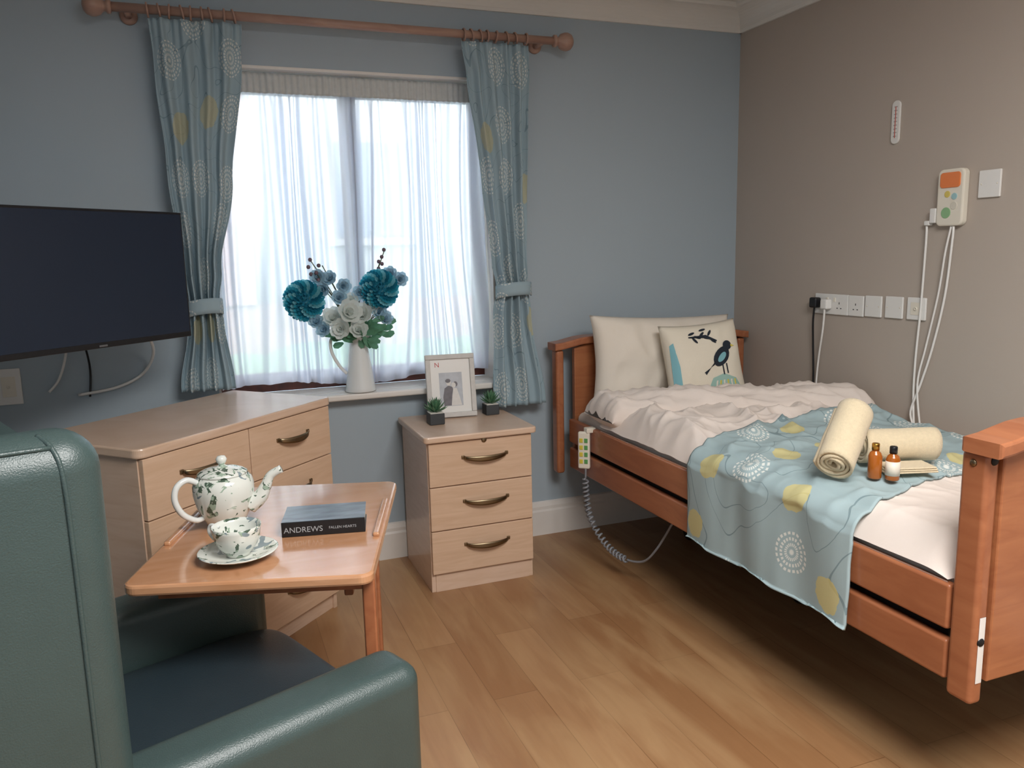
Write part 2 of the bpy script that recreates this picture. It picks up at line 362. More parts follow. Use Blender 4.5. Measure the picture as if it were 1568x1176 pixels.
# ------------------------------------------------------------ chest of drawers
ang=math.atan2(.697,.717); MC=frame(-.218,2.465,0,ang); Wc,Dc,Hc=.885,.50,.862
g=group('chest_of_drawers',(.0,2.95,.4))
rbox('side_left',(.008,.02,.0),(.026,Dc-.01,.832),M_beech,g,.001,M=MC); rbox('side_right',(Wc-.026,.02,0),(Wc-.008,Dc-.01,.832),M_beech,g,.001,M=MC)
rbox('divider',(Wc/2-.009,.022,.05),(Wc/2+.009,Dc-.02,.832),M_beech,g,.001,M=MC)
rbox('back_panel',(.026,Dc-.02,.05),(Wc-.026,Dc-.012,.832),M_beech,g,.001,M=MC)
rbox('inner_carcass',(.027,.03,.07),(Wc-.027,Dc-.021,.831),M_beech,g,.001,M=MC)
rbox('plinth',(.026,.03,0.0),(Wc-.026,.048,.07),M_beech,g,.001,M=MC)
def rpoly(w,d,rs,x0=0,y0=0):
    out=[]
    for (cx,cy,a0),r in zip(((x0+w,y0+d,0),(x0,y0+d,PI/2),(x0,y0,PI),(x0+w,y0,1.5*PI)),rs):
        sx=-1 if cx>x0 else 1; sy=-1 if cy>y0 else 1
        for i in range(9):
            a=a0+i*PI/2/8; out.append((cx+sx*r+r*math.cos(a),cy+sy*r+r*math.sin(a)))
    return out
def slab(name,poly,z0,z1,m,parent,M,bev=.004):
    MM=M@Matrix(((1,0,0,0),(0,0,1,0),(0,1,0,0),(0,0,0,1)))
    return prism(name,poly,z0,z1,m,parent,MM,bev)
slab('top_board',rpoly(Wc+.01,Dc+.0,(.01,.01,.03,.03),-.005,-.005),.832,Hc,M_beech,g,MC,.005)
dh=.188
for c in range(2):
    a=.012 if c==0 else Wc/2+.002; b=Wc/2-.002 if c==0 else Wc-.012
    for r in range(4):
        z0=.072+r*(dh+.002); rbox('drawer_front_%d%d'%(c,r),(a,.0,z0),(b,.02,z0+dh-.001),M_beechH,g,.003,M=MC)
        handle(g,MC@Matrix.Translation(((a+b)/2,0,z0+dh*.62)),.16)
# ------------------------------------------------------------ bedside cabinet
g=group('bedside_cabinet',(1.01,3.27,.33)); MB=frame(.785,3.045,0,0); w,d=.455,.44
rbox('side_left',(0,.015,0),(.018,d,.645),M_beech,g,.001,M=MB); rbox('side_right',(w-.018,.015,0),(w,d,.645),M_beech,g,.001,M=MB)
rbox('carcass',(.018,.02,.07),(w-.018,d-.002,.645),M_beech,g,.001,M=MB); rbox('plinth',(.018,.012,.0),(w-.018,.03,.078),M_beech,g,.001,M=MB)
slab('top_board',rpoly(w+.035,d+.025,(.01,.01,.02,.02),-.018,-.022),.645,.672,M_beech,g,MB,.006)
for r in range(3):
    z0=.083+r*.187; rbox('drawer_front_%d'%r,(.003,-.004,z0),(w-.003,.017,z0+.183),M_beechH,g,.003,M=MB)
    handle(g,MB@Matrix.Translation((w/2+.015,-.004,z0+.115)),.19)
lathe('keyhole_lock',[(0,0),(.011,0),(.011,.005),(.007,.007),(0,.007)],M_brass,(0,0,0),g,20,MB@Matrix.Translation((w/2+.012,-.004,.637))@Matrix.Rotation(PI/2,4,'X'))
# ------------------------------------------------------------ television
g=group('television',(-.32,2.82,1.34)); MT=frame(-.06,3.08,0,math.atan2(.71,.70))
rbox('tv_case',(-.735,.004,1.125),(0,.045,1.562),M_black,g,.008,3,M=MT); rbox('tv_bezel',(-.733,-.004,1.127),(-.002,.006,1.56),M_black,g,.003,M=MT)
rbox('screen_panel',(-.725,-.0055,1.145),(-.010,-.003,1.553),M_screen,g,.0005,M=MT)
rbox('logo_badge',(-.385,-.0062,1.131),(-.355,-.0038,1.137),mat('badge_silver','#9AA0A8',.3,1),g,.0005,M=MT)
rbox('tv_back_box',(-.6,.045,1.16),(-.14,.075,1.42),M_black,g,.01,M=MT)
rbox('mount_plate',(-.45,.075,1.24),(-.29,.09,1.44),M_dark,g,.003,M=MT)
tube('mount_arm',[MT@Vector((-.37,.09,1.33)),(-.5,3.2,1.33),(-.52,D-.012,1.33)],.018,M_dark,g,10,0)
rbox('wall_plate',(-.57,D-.012,1.23),(-.47,D-.0005,1.43),M_dark,g,.003)
g=group('tv_cable',(-.4,3.45,1.0))
tube('cable_white_1',[(-.50,3.36,1.2),(-.52,3.46,1.06),(-.56,3.5,.95),(-.60,3.5,.90)],.005,M_white,g,8)
tube('cable_white_2',[(-.24,3.3,1.17),(-.21,3.42,1.05),(-.26,3.5,.95),(-.36,3.5,.90),(-.5,3.5,.88)],.006,M_white,g,8)
tube('cable_black',[(-.46,3.36,1.2),(-.45,3.5,1.0),(-.46,3.5,.87)],.004,M_black,g,8)
def plate(name,o,X,w,h,kind,parentless=True):
    X=Vector(X); Zn=X.cross(Vector((0,0,1))).normalized()
    M=axes(o,X,(0,0,1),Zn); g=group(name,o)
    rbox('face_plate',(-w/2,-h/2,.0005),(w/2,h/2,.01),M_white,g,.003,M=M)
    dk=M_black
    def holes(cx):
        for hx_,hy,ww,hh in ((0,.014,.004,.009),(-.011,-.008,.007,.004),(.011,-.008,.007,.004)):
            rbox('pin_hole',(cx+hx_-ww/2,hy-hh/2-.008,.0095),(cx+hx_+ww/2,hy+hh/2-.008,.0104),dk,g,0,M=M)
    if kind=='double':
        for cx in (-w*.25,w*.25): holes(cx); rbox('rocker',(cx*.45-.006,.012,.009),(cx*.45+.006,.03,.013),M_cream,g,.001,M=M)
    elif kind=='single': holes(0)
    elif kind=='blank':
        for sx in (-1,1): lathe('screw',[(0,0),(.003,0),(.002,.0012),(0,.0012)],M_cream,(0,0,0),g,10,M@Matrix.Translation((sx*w*.36,0,.01)))
    elif kind=='aerial':
        lathe('aerial_port',[(0,0),(.007,0),(.007,.005),(.003,.005),(.003,.001),(0,.001)],M_cream,(0,0,0),g,16,M@Matrix.Translation((0,0,.01)))
        rbox('inner_panel',(-w*.28,-h*.28,.0095),(w*.28,h*.28,.0115),M_cream,g,.001,M=M)
    return g
plate('aerial_socket',(-.735,D,.93),(1,0,0),.085,.14,'aerial')
XR=(0,-1,0)
plate('wall_socket',(W,2.81,1.137),XR,.2,.09,'double'); plate('wall_socket',(W,2.665,1.137),XR,.085,.088,'single') 
plate('network_socket',(W,2.57,1.14),XR,.088,.088,'blank'); plate('network_socket',(W,2.462,1.142),XR,.088,.088,'blank'); plate('aerial_socket',(W,2.352,1.143),XR,.088,.088,'aerial')
plate('light_switch',(W,2.075,1.598),XR,.085,.095,'blank')
g=group('power_plug',(W-.03,2.885,1.14))
rbox('plug_body',(W-.045,2.868,1.118),(W-.0105,2.912,1.165),M_black,g,.008,3)
tube('plug_cable',[(W-.03,2.89,1.12),(W-.03,2.895,1.05),(W-.02,2.90,.95),(W-.02,2.89,.80),(W-.03,2.88,.66)],.0045,M_black,g,8)
g=group('power_plug',(W-.03,2.815,1.14))
rbox('plug_body',(W-.045,2.80,1.115),(W-.0105,2.842,1.16),M_white,g,.008,3)
tube('plug_cable',[(W-.035,2.82,1.12),(W-.035,2.825,1.03),(W-.02,2.86,.9),(W-.02,2.87,.78),(W-.03,2.86,.66)],.0045,M_white,g,8)
g=group('wall_thermometer',(W,2.505,1.87))
slab('thermometer_body',rpoly(.040,.165,(.019,)*4,-.020,-.0825),.0005,.009,M_white,g,axes((W,2.505,1.87),XR,(0,0,1),(-1,0,0)),.002)
for i in range(9): rbox('scale_mark',(W-.0098,2.497,1.815+i*.014),(W-.0088,2.513,1.8175+i*.014),mat('grey_print','#9a9a98',.5) if i==0 else bpy.data.materials['grey_print'],g,0)
rbox('glass_tube',(W-.0105,2.5035,1.81),(W-.0088,2.5065,1.93),mat('red_liquid','#C05040',.3),g,.0005)
MU=axes((W,2.215,1.56),XR,(0,0,1),(-1,0,0)); g=group('nurse_call_unit',(W,2.215,1.56))
slab('call_housing',rpoly(.112,.205,(.02,)*4,-.056,-.1025),.0005,.03,M_cream,g,MU,.006)
slab('orange_button',rpoly(.085,.055,(.012,)*4,-.0425,.035),.029,.034,mat('orange_button','#E8844A',.35),g,MU,.002)
def blob(name,cx,cy,r,col):
    poly=[(cx+r*math.cos(a),cy+r*math.sin(a)) for a in [i*2*PI/20 for i in range(20)]]
    slab(name,poly,.029,.032,mat(name+'_mat',col,.4),g,MU,.001)
blob('yellow_button',-.01,.012,.012,'#D9C56A'); blob('blue_button',.02,.003,.012,'#9FC4C8'); blob('green_button',-.012,-.055,.02,'#8FB98A'); blob('white_button',.02,-.03,.014,'#D8D2C4')
rbox('lead_connector',(-.085,-.09,.002),(-.057,-.035,.03),M_white,g,.004,M=MU); rbox('lead_plug',(-.11,-.098,.005),(-.086,-.08,.028),M_white,g,.004,M=MU)
tube('lead_1',[(W-.018,2.318,1.46),(W-.02,2.315,1.40),(W-.015,2.325,1.15),(W-.015,2.335,.95),(W-.02,2.33,.80),(W-.03,2.31,.68)],.0045,M_white,g,8)
tube('lead_2',[(W-.018,2.20,1.456),(W-.02,2.20,1.40),(W-.015,2.22,1.2),(W-.015,2.26,1.0),(W-.02,2.30,.85),(W-.03,2.33,.74),(W-.03,2.31,.68)],.0045,M_white,g,8)
tube('lead_3',[(W-.018,2.21,1.456),(W-.022,2.225,1.36),(W-.015,2.25,1.2),(W-.015,2.29,1.0),(W-.025,2.31,.85),(W-.03,2.28,.68)],.004,M_white,g,8)
# ------------------------------------------------------------ bed
g=group('profiling_bed',(2.06,2.3,.5)); bx=1.56; bX=2.555
for nm,x0,x1 in (('l',bx,bx+.028),('r',bX-.028,bX)):
    rbox('side_rail_upper_'+nm,(x0,1.272,.50),(x1,3.36,.612),M_bed,g,.008,3); rbox('side_rail_lower_'+nm,(x0+.002,1.272,.375),(x1+.002,3.36,.475),M_bed,g,.008,3)
def board(pref,yp0,yp1,yb0,yb1,zt,px):
    for nm,x0,x1 in (('l',px,px+.04),('r',bX-.03,bX+.01)):
        rbox(pref+'_post_'+nm,(x0,yp0,.345),(x1,yp1,zt-.045),M_bed,g,.012,3)
    poly=[(bx+.045,.40),(bX-.035,.40),(bX-.035,zt-.04),(bX-.1,zt-.025),(2.06,zt-.018),(bx+.11,zt-.025),(bx+.045,zt-.04)]
    prism(pref+'_panel',poly,yb0,yb1,M_bedH,g,None,.004)
    n=24; top=[];bot=[]
    for i in range(n+1):
        t=i/n; x=px-.012+(bX+.02-px+.012)*t; e=min(t,1-t); z=zt-.03+.022*sm(0,.16,e)+.008*math.sin(PI*t); top.append((x,z+.018)); bot.append((x,z-.016))
    prism(pref+'_cap',bot+top[::-1],yb0-.035,yb1+.035,M_bed,g,None,.007)
board('footboard',1.20,1.268,1.195,1.225,.985,bx)
board('headboard',3.37,3.43,3.385,3.415,.985,bx-.055)
for z in (.925,.5): 
    for x in (bx,): lathe('bolt_cap',[(0,0),(.011,0),(.009,.003),(0,.003)],M_dark,(bx+.02,1.2,z),g,14,Matrix.Rotation(PI/2,4,'X'))
lathe('bolt_cap',[(0,0),(.009,0),(.007,.003),(0,.003)],M_brass,(bx,1.235,.915),g,14,Matrix.Rotation(-PI/2,4,'Y'))
rbox('warning_label',(bx+.012,1.1985,.40),(bx+.03,1.1998,.56),M_white,g,0)
rbox('mattress_platform',(bx+.04,1.30,.46),(bX-.04,3.34,.50),M_dark,g,.005)
for x in (2.10,2.36):
    rbox('chassis_beam',(x-.02,2.25,.28),(x+.02,3.2,.33),M_dark,g,.004)
    for y in (2.35,3.12):
        rbox('chassis_leg',(x-.02,y-.02,.12),(x+.02,y+.02,.30),M_dark,g,.004)
        rbox('castor_fork',(x-.022,y-.025,.06),(x+.022,y+.025,.13),M_black,g,.008)
        lathe('castor_wheel',[(0,-.014),(.035,-.014),(.045,-.009),(.045,.009),(.035,.014),(0,.014)],M_black,(x+.0,y+.03,.045),g,24,Matrix.Rotation(PI/2,4,'Y'))
for y in (2.35,3.12): rbox('chassis_cross',(2.08,y-.02,.28),(2.38,y+.02,.32),M_dark,g,.004)
for x in (2.14,2.30):
    tube('scissor_arm',[(x,2.4,.30),(x,2.8,.47)],.02,M_dark,g,8,0); tube('scissor_arm',[(x,3.05,.30),(x,2.7,.47)],.02,M_dark,g,8,0)
rbox('lift_motor',(2.16,2.4,.30),(2.28,2.9,.44),M_black,g,.02)
rbox('mattress',(bx+.035,1.29,.502),(bX-.035,3.355,.645),M_sheet,None,.035,4)
def hz(x,y):
    z=.705
    w1=nz(x*1.5+3,y*1.5,7); w2=nz(x*2,y*2,11)
    foot=(1-.6*sm(1.7,1.5,y))*(.75+.85*sm(2.25,2.55,y)); z+=.012*sm(2.25,2.5,y)
    z+=.016*nz(x*3,y*2.5)+foot*(.022*ridge(x*3.2+w1*1.5,y*3.6-1.5*x,2)+.010*ridge(x*7+y*3+w2*2,y*6,3)+.004*ridge(x*16,y*12+w1*3,9,2.5))
    e=sm(1.56,1.65,x); z=.615+(z-.615)*(e**.5 if e>0 else 0)
    r=sm(2.58,2.48,x); z=.66+(z-.66)*r if x>2.48 else z
    return z
g=group('duvet',(2.06,2.1,.7))
def foldy(x): return 3.07-.40*(x-1.57)
def duv(u,v):
    x=1.568+(2.57-1.568)*u; y=1.285+(foldy(x)-.02-1.285)*v
    z=hz(x,y)
    if v<.04: z=.62+(z-.62)*math.sin(v/.04*PI/2)
    return (x,y,z)
grid('duvet_body',170,260,duv,M_duvet,g)
grid('duvet_skirt',4,90,lambda u,v:(1.568+.022*u,1.285+(foldy(1.57)-1.305)*v,.616-.05*u),M_duvet,g)
def fold(u,v):
    x=1.55+(2.585-1.55)*u; a=v*2*PI
    endt=min(1,(1-abs(2*u-1))*14)**.5
    hw=.135*(1+.25*nz(u*5,0,1)); hh=.062*endt*(1+.35*nz(u*8,v*2,5))
    ca,sa=math.cos(a),math.sin(a)
    wr=.024*ridge(x*4+ca,ca*1.2+x,3)+.011*ridge(x*10,ca*2+x*2,8)
    y=foldy(x)-.04+hw*math.copysign(abs(ca)**.7,ca)+.04*nz(x*7,sa*.4,9); z=.718+hh*math.copysign(abs(sa)**.8,sa)+wr*max(0,sa)-.03*(1-endt)-.012*sm(.3,0,u)
    return (x,y,z)
grid('duvet_fold',180,60,fold,M_duvet,g)
g=group('bed_throw',(1.9,2.0,.72))
Ls=.94; Lh=.34
def thr(u,v):
    s=u*(Ls+Lh)
    x=2.50-s if s<Ls else 1.56
    xx=max(x,1.56); yn=1.56+.23*(xx-1.56)+.008*math.sin(xx*14); yf=2.335+.20*(xx-1.56); y=yn+(yf-yn)*v
    if s<Ls-.05: 
        z=hz(x,y)+.010
    else:
        q=s-(Ls-.05); R=.05; 
        z0=hz(1.612,y)+.010
        if q<R*PI/2:
            a=q/R; x=1.61-(R+.012)*math.sin(a); z=z0-R*(1-math.cos(a))
        else:
            q2=q-R*PI/2; x=1.546-.006*math.sin(y*20+q2*5)-.01*q2-.004*nz(y*16,z0-q2,1); z=z0-R-q2
            z=max(z,.372+.02*q2)
    z+=.002*nz(x*25,y*25,9)
    if z<.62: y+=.006*nz(z*9,y*4,2)
    return (x,y,z)
grid('throw_cloth',150,100,thr,M_throw,g,solid=.007,uvf=lambda u,v:(u*1.28,v*.78),off=1)
def lean(c,a,rz=0,roll=0):
    X=Vector((1,0,0)); Y=Vector((0,math.sin(a),math.cos(a))); Z=X.cross(Y)
    M=axes((0,0,0),X,Y,Z); return Matrix.Translation(c)@Matrix.Rotation(rz,4,'Z')@M@Matrix.Rotation(roll,4,'Z')
pillow('pillow',.76,.42,.16,lean((2.01,3.262,.88),.14,0,-.04),M_pillow,None,40,.024,2)
g=group('bird_cushion',(2.10,3.06,.86))
MCu=lean((2.105,3.065,.868),.26,-.05,.05)
o,cf=pillow('cushion_body',.40,.40,.13,MCu,mat('cushion_cream','#E5DCCA',.9,var=.02,bump=.3,bs=400),g,30,.008,9)
M_ink=mat('print_black','#1B2430',.8); M_teal=mat('print_teal','#7FB4BE',.8); M_yel=mat('print_yellow','#D9C95A',.8); M_lgreen=mat('print_sage','#9DBFB5',.8)
def decal(name,pts,m,off=.002):
    V=[];c=Vector((sum(p[0] for p in pts)/len(pts),sum(p[1] for p in pts)/len(pts)))
    rings=4; F=[]; n=len(pts)
    def P(x,y): q=Vector(cf((x+1)/2,(y+1)/2)); q.z+=off; return q
    V.append(P(*c))
    for k in range(1,rings+1):
        for p in pts: q=c+(Vector(p)-c)*k/rings; V.append(P(*q))
    for i in range(n): F.append((0,1+i,1+(i+1)%n))
    for k in range(rings-1):
        for i in range(n): a=1+k*n; F.append((a+i,a+n+i,a+n+(i+1)%n,a+(i+1)%n))
    meshobj(name,V,F,m,g,M=MCu)
def ell(cx,cy,rx,ry,rot=0,n=18):
    return [(cx+rx*math.cos(a)*math.cos(rot)-ry*math.sin(a)*math.sin(rot),cy+rx*math.cos(a)*math.sin(rot)+ry*math.sin(a)*math.cos(rot)) for a in [i*2*PI/n for i in range(n)]]
decal('hill',[(-.05,-.9),(-.15,-.6),(0,-.35),(.3,-.27),(.6,-.4),(.75,-.65),(.72,-.9)],M_lgreen)
for i in range(6): decal('hill_stripe_%d'%i,[(-.02+i*.12,-.88),(.03+i*.12,-.88),(.12+i*.09,-.42),(.08+i*.09,-.42)],M_yel if i%2 else M_pillow,.0035)
decal('bird_body',ell(.30,.12,.27,.17,.75),M_ink,.003); decal('bird_head',ell(.50,.36,.12,.11),M_ink,.0035)
decal('bird_tail',[(.08,-.06),(.14,.05),(-.16,-.26),(-.2,-.2)][::-1],M_ink,.003); decal('bird_beak',[(.60,.38),(.60,.32),(.72,.33)],M_yel,.0035)
decal('bird_wing',ell(.30,.10,.15,.07,.7),M_teal,.005); decal('leg_a',[(.28,-.08),(.31,-.08),(.32,-.3),(.29,-.3)],M_ink,.003); decal('leg_b',[(.38,-.05),(.41,-.05),(.42,-.28),(.39,-.28)],M_ink,.003)
for i,(x,y,r) in enumerate(((-.35,.72,.3),(-.22,.62,-.4),(-.1,.68,.7),(.02,.58,-.2),(.1,.7,.9),(-.3,.55,-.9),(.15,.5,-.7),(-.05,.8,.2))): decal('twig_leaf_%d'%i,ell(x,y,.09,.03,r),M_ink,.003)
decal('twig_stem',[(-.45,.62),(-.45,.65),(.0,.66),(.25,.5),(.24,.47),(0,.63)][::-1],M_ink,.003)
decal('side_band',[(-.93,-.85),(-.74,-.85),(-.78,0),(-.84,.55),(-.93,.5)],M_teal,.002)
def roll(name,M,L,r0,r1,turns,parent):
    n=int(turns*22); 
    def f(u,v):
        a=u*turns*2*PI; r=r0+(r1-r0)*u+.002*nz(a*.7,v*4,1); 
        return M@Vector((r*math.cos(a),r*math.sin(a),(v-.5)*L+.004*math.sin(a*1.3)))
    return grid(name,n,14,f,M_towel,parent,solid=.0085)
rr=Vector((.95,-.31,0)).normalized()
Z=rr; X=Vector((0,0,1)).cross(Z).normalized(); Y=Z.cross(X)
g=group('rolled_towel',(1.91,1.77,.80)); roll('towel_roll',axes((1.915,1.775,.800),X,Y,Z),.225,.01,.052,4,g)
Z=Vector((.53,.30,.44)).normalized(); X=Vector((0,0,1)).cross(Z).normalized(); Y=Z.cross(X)
g=group('rolled_towel',(1.70,1.77,.85)); roll('towel_roll',axes((1.70,1.765,.846),X,Y,Z),.215,.01,.055,4,g)
g=group('folded_flannel',(1.85,1.67,.74))
Mf=frame(1.865,1.69,.746,-.30)
for i in range(3): rbox('fold_%d'%i,(-.08+i*.004,-.04,i*.006),(.075-i*.003,.04,i*.006+.0055),M_towel,g,.003,M=Mf)
M_amber=mat('amber_glass','#A65C20',.15,spec=.6); 
for x,y,z,h,k in ((1.745,1.69,.738,.08,0),(1.775,1.655,.738,.075,1)):
    g=group('toiletry_bottle',(x,y,.76))
    lathe('bottle_glass',[(0,0),(.017,0),(.019,.003),(.019,h*.8),(.015,h*.93),(.009,h),(.009,h+.006)],M_amber,(x,y,z),g,24)
    lathe('bottle_cap',[(0,h+.002),(.0105,h+.002),(.0105,h+.02),(.009,h+.022),(0,h+.022)],M_gold if not k else M_black,(x,y,z),g,24)
    if k: lathe('bottle_label',[(.0193,.014),(.0195,.014),(.0195,.055),(.0193,.055)],M_cream,(x,y,z),g,24)
# handset
g=group('bed_handset',(1.53,3.12,.52)); MH=frame(1.528,3.13,0,-.7)
rbox('handset_body',(-.027,-.012,.43),(.027,.012,.60),M_cream,g,.008,3,M=MH)
for i in range(4):
    rbox('button_up_%d'%i,(.003,-.0145,.455+i*.032),(.019,-.011,.475+i*.032),mat('btn_green','#5E9B5A',.5) if i==0 else bpy.data.materials['btn_green'],g,.002,M=MH)
    rbox('button_down_%d'%i,(-.019,-.0145,.455+i*.032),(-.003,-.011,.475+i*.032),mat('btn_yellow','#D6C34A',.5) if i==0 else bpy.data.materials['btn_yellow'],g,.002,M=MH)
rbox('handset_hook',(1.53,3.105,.595),(1.575,3.14,.618),M_cream,g,.004)
M_grey=mat('grey_cable','#85878C',.5)
P=catmull([(1.53,3.12,.43),(1.53,3.12,.33),(1.53,3.08,.22),(1.55,2.98,.13),(1.57,2.86,.10),(1.6,2.74,.12),(1.62,2.66,.20),(1.66,2.6,.33)],40)
cp=[]
for i,p in enumerate(P):
    a=i*.9; r=.012 if i>20 and i<len(P)-110 else .0
    t=(P[min(i+1,len(P)-1)]-P[max(i-1,0)]).normalized(); n1=t.orthogonal().normalized(); n2=t.cross(n1); cp.append(p+n1*math.cos(a)*r+n2*math.sin(a)*r)
tube('coiled_cord',cp,.005,M_grey,g,6,0)
# ------------------------------------------------------------ over-chair table
tang=math.radians(-17); MTb=frame(.135,1.99,0,tang); g=group('over_chair_table',(.135,1.99,.4))
slab('table_top',rpoly(.515,.70,(.03,)*4,-.2575,-.35),.716,.74,M_table,g,MTb,.006)
for sx in (-1,1): rbox('raised_lip',(sx*.242-.008,-.12,.739),(sx*.242+.008,.15,.750),M_table,g,.004,M=MTb)
for y,xl in ((-.295,.243),(.30,.185)):
    rbox('leg',(xl-.015,y-.016,.04),(xl+.013,y+.016,.716),M_bed,g,.005,M=MTb); rbox('foot_runner',(-.24,y-.02,0.0),(xl+.02,y+.02,.04),M_bed,g,.008,M=MTb)
rbox('under_rail_right',(.185,-.28,.665),(.205,.285,.715),M_bed,g,.004,M=MTb)
for y in (-.295,.30): rbox('top_bearer',(-.20,y-.012,.69),(.23,y+.012,.7155),M_bed,g,.003,M=MTb)
# ------------------------------------------------------------ armchair
cu=Vector((.927,.375,0)).normalized(); MA=frame(.29,1.52,0,math.atan2(cu.y,cu.x)); g=group('wingback_armchair',(-.1,1.55,.5))
def soft(name,a,b,m,bev,fn=None,sub=2):
    bm=bmesh.new(); bmesh.ops.create_cube(bm,size=1); A=Vector(a);B=Vector(b)
    bmesh.ops.subdivide_edges(bm,edges=bm.edges,cuts=5,use_grid_fill=True)
    s=B-A;c=(A+B)/2
    for v in bm.verts:
        p=v.co*2
        q=Vector([p[i]*s[i]/2 for i in range(3)])
        inner=Vector([max(-s[i]/2+bev,min(s[i]/2-bev,q[i])) for i in range(3)]); dlt=q-inner
        if dlt.length>1e-6: q=inner+dlt.normalized()*bev
        q+=c
        if fn: q=fn(q)
        v.co=MA@q
    bmesh.ops.recalc_face_normals(bm,faces=bm.faces)
    me=bpy.data.meshes.new(name); bm.to_mesh(me); bm.free(); me.polygons.foreach_set('use_smooth',[True]*len(me.polygons))
    o=bpy.data.objects.new(name,me); link(o,g,m); 
    if sub: ss=o.modifiers.new('s','SUBSURF'); ss.levels=sub; ss.render_levels=sub
    return o
for nm,v0,v1 in (('right',-.13,0),('left',.53,.66)):
    rbox('arm_'+nm,(-.56,v0,.14),(0,v1,.622),M_leather,g,.04,6,M=MA)
for nm,v0,v1 in (('right',-.15,-.03),('left',.56,.68)):
    rbox('wing_'+nm,(-.80,v0,.14),(-.525,v1,1.175),M_leather,g,.055,8,M=MA)
rbox('backrest',(-.82,-.05,.30),(-.62,.58,1.185),M_leather,g,.04,5,M=MA)
soft('back_cushion',(-.66,.0,.48),(-.54,.53,1.13),M_leather,.05)
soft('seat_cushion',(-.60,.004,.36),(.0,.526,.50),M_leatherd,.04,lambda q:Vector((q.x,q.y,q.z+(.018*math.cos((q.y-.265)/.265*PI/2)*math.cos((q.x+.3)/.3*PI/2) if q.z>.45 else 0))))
rbox('seat_base',(-.62,-.01,.15),(-.015,.54,.37),M_leather,g,.02,4,M=MA)
for u_,v_ in ((-.05,-.06),(-.05,.59),(-.74,-.06),(-.74,.59)):
    rbox('foot',(u_-.022,v_-.022,0),(u_+.022,v_+.022,.145),M_bed,g,.006,M=MA)
tube('piping',[MA@Vector(p) for p in ((-.582,-.1495,.20),(-.582,-.1505,.6),(-.582,-.1505,1.0),(-.584,-.149,1.12),(-.59,-.135,1.157),(-.60,-.11,1.172))],.0035,M_leather,g,8,6)
tube('piping',[MA@Vector(p) for p in ((-.59,-.135,1.158),(-.7,-.135,1.160),(-.78,-.135,1.158))],.0035,M_leather,g,8,4)
# ------------------------------------------------------------ tea set & book
def china():
    k=N('floral_china'); co=k.coord(scale=(1,1,1)); a=k.noise(co,26,3,1.5); b=k.noise(co,60,2,.5); d=k.noise(k.coord(loc=(3,1,2)),22,2,1)
    m1=k.math('GREATER_THAN',a,.57); m2=k.math('MULTIPLY',m1,k.math('GREATER_THAN',b,.5)); m3=k.math('GREATER_THAN',d,.66)
    c=k.mix(m1,hx('#DDE0D9'),hx('#9BAE9C')); c=k.mix(m2,c,hx('#4C5E50')); c=k.mix(m3,c,hx('#85949A'))
    k.l(c,k.b.inputs['Base Color']); k.b.inputs['Roughness'].default_value=.12; return k.m
M_china=china(); M_chinaw=mat('white_china','#DDE0DD',.12,var=.01)
tx,ty,tz=.003,2.045,.7405; g=group('teapot',(tx,ty,tz)); q=.9
lathe('pot_body',[(r*q,z*q) for r,z in [(0,.002),(.042,.002),(.045,.0),(.046,.006),(.052,.014),(.064,.035),(.075,.065),(.081,.095),(.081,.118),(.076,.135),(.066,.146),(.062,.149)]],M_china,(tx,ty,tz),g)
lathe('pot_lid',[(r*q,z*q) for r,z in [(.066,.147),(.066,.152),(.055,.158),(.035,.165),(.014,.169),(.008,.174),(.013,.182),(.015,.189),(.010,.197),(0,.199)]],M_china,(tx,ty,tz),g)
sd=Vector((.97,-.24,0)).normalized()*q; hd=Vector((-.90,-.40,0)).normalized()*q; T0=Vector((tx,ty,tz)); uq=Vector((0,0,1))*q; up=Vector((0,0,1))
tube('spout',[T0+sd*.066+uq*.055,T0+sd*.095+uq*.075,T0+sd*.113+uq*.105,T0+sd*.128+uq*.135,T0+sd*.158+uq*.152],[.024,.019,.014,.011,.010],M_china,g,16)
tube('pot_handle',[T0+hd*.070+uq*.135,T0+hd*.10+uq*.150,T0+hd*.128+uq*.135,T0+hd*.135+uq*.10,T0+hd*.118+uq*.06,T0+hd*.085+uq*.035,T0+hd*.062+uq*.035],[.007,.0075,.0075,.0075,.0075,.007,.006],M_chinaw,g,12)
cx,cy=.022,1.80; g=group('teacup_and_saucer',(cx,cy,tz)); q=.92
lathe('saucer',[(r*q,z*q) for r,z in [(0,.003),(.035,.002),(.04,0),(.045,.003),(.07,.009),(.092,.019),(.094,.021),(.092,.022),(.07,.013),(.045,.008),(.03,.007),(0,.007)]],M_china,(cx,cy,tz),g,48)
lathe('cup',[(r*q,z*q) for r,z in [(0,.009),(.028,.009),(.029,.014),(.035,.02),(.046,.034),(.053,.052),(.056,.072),(.058,.082),(.0565,.083),(.054,.072),(.050,.052),(.043,.036),(.03,.022),(0,.02)]],M_china,(cx,cy,tz),g,48)
c0=Vector((cx,cy,tz)); hd2=Vector((-.75,.66,0)); tube('cup_handle',[c0+hd2*.048+up*.065,c0+hd2*.07+up*.068,c0+hd2*.077+up*.052,c0+hd2*.063+up*.036,c0+hd2*.044+up*.034],.004,M_chinaw,g,10)
g=group('paperback_book',(.24,1.93,.76)); MBk=frame(.232,1.93,.7405,math.radians(-12))
def cover():
    k=N('book_cover'); a=k.noise(k.coord(scale=(3,10,3)),4,4); k.l(k.mix(a,hx('#2F3843'),hx('#98A4AF')),k.b.inputs['Base Color']); k.b.inputs['Roughness'].default_value=.2; return k.m
M_cov=cover(); M_spine=mat('book_spine','#15181C',.3); M_pages=mat('book_pages','#D8CDB8',.9,var=.15,vs=300)
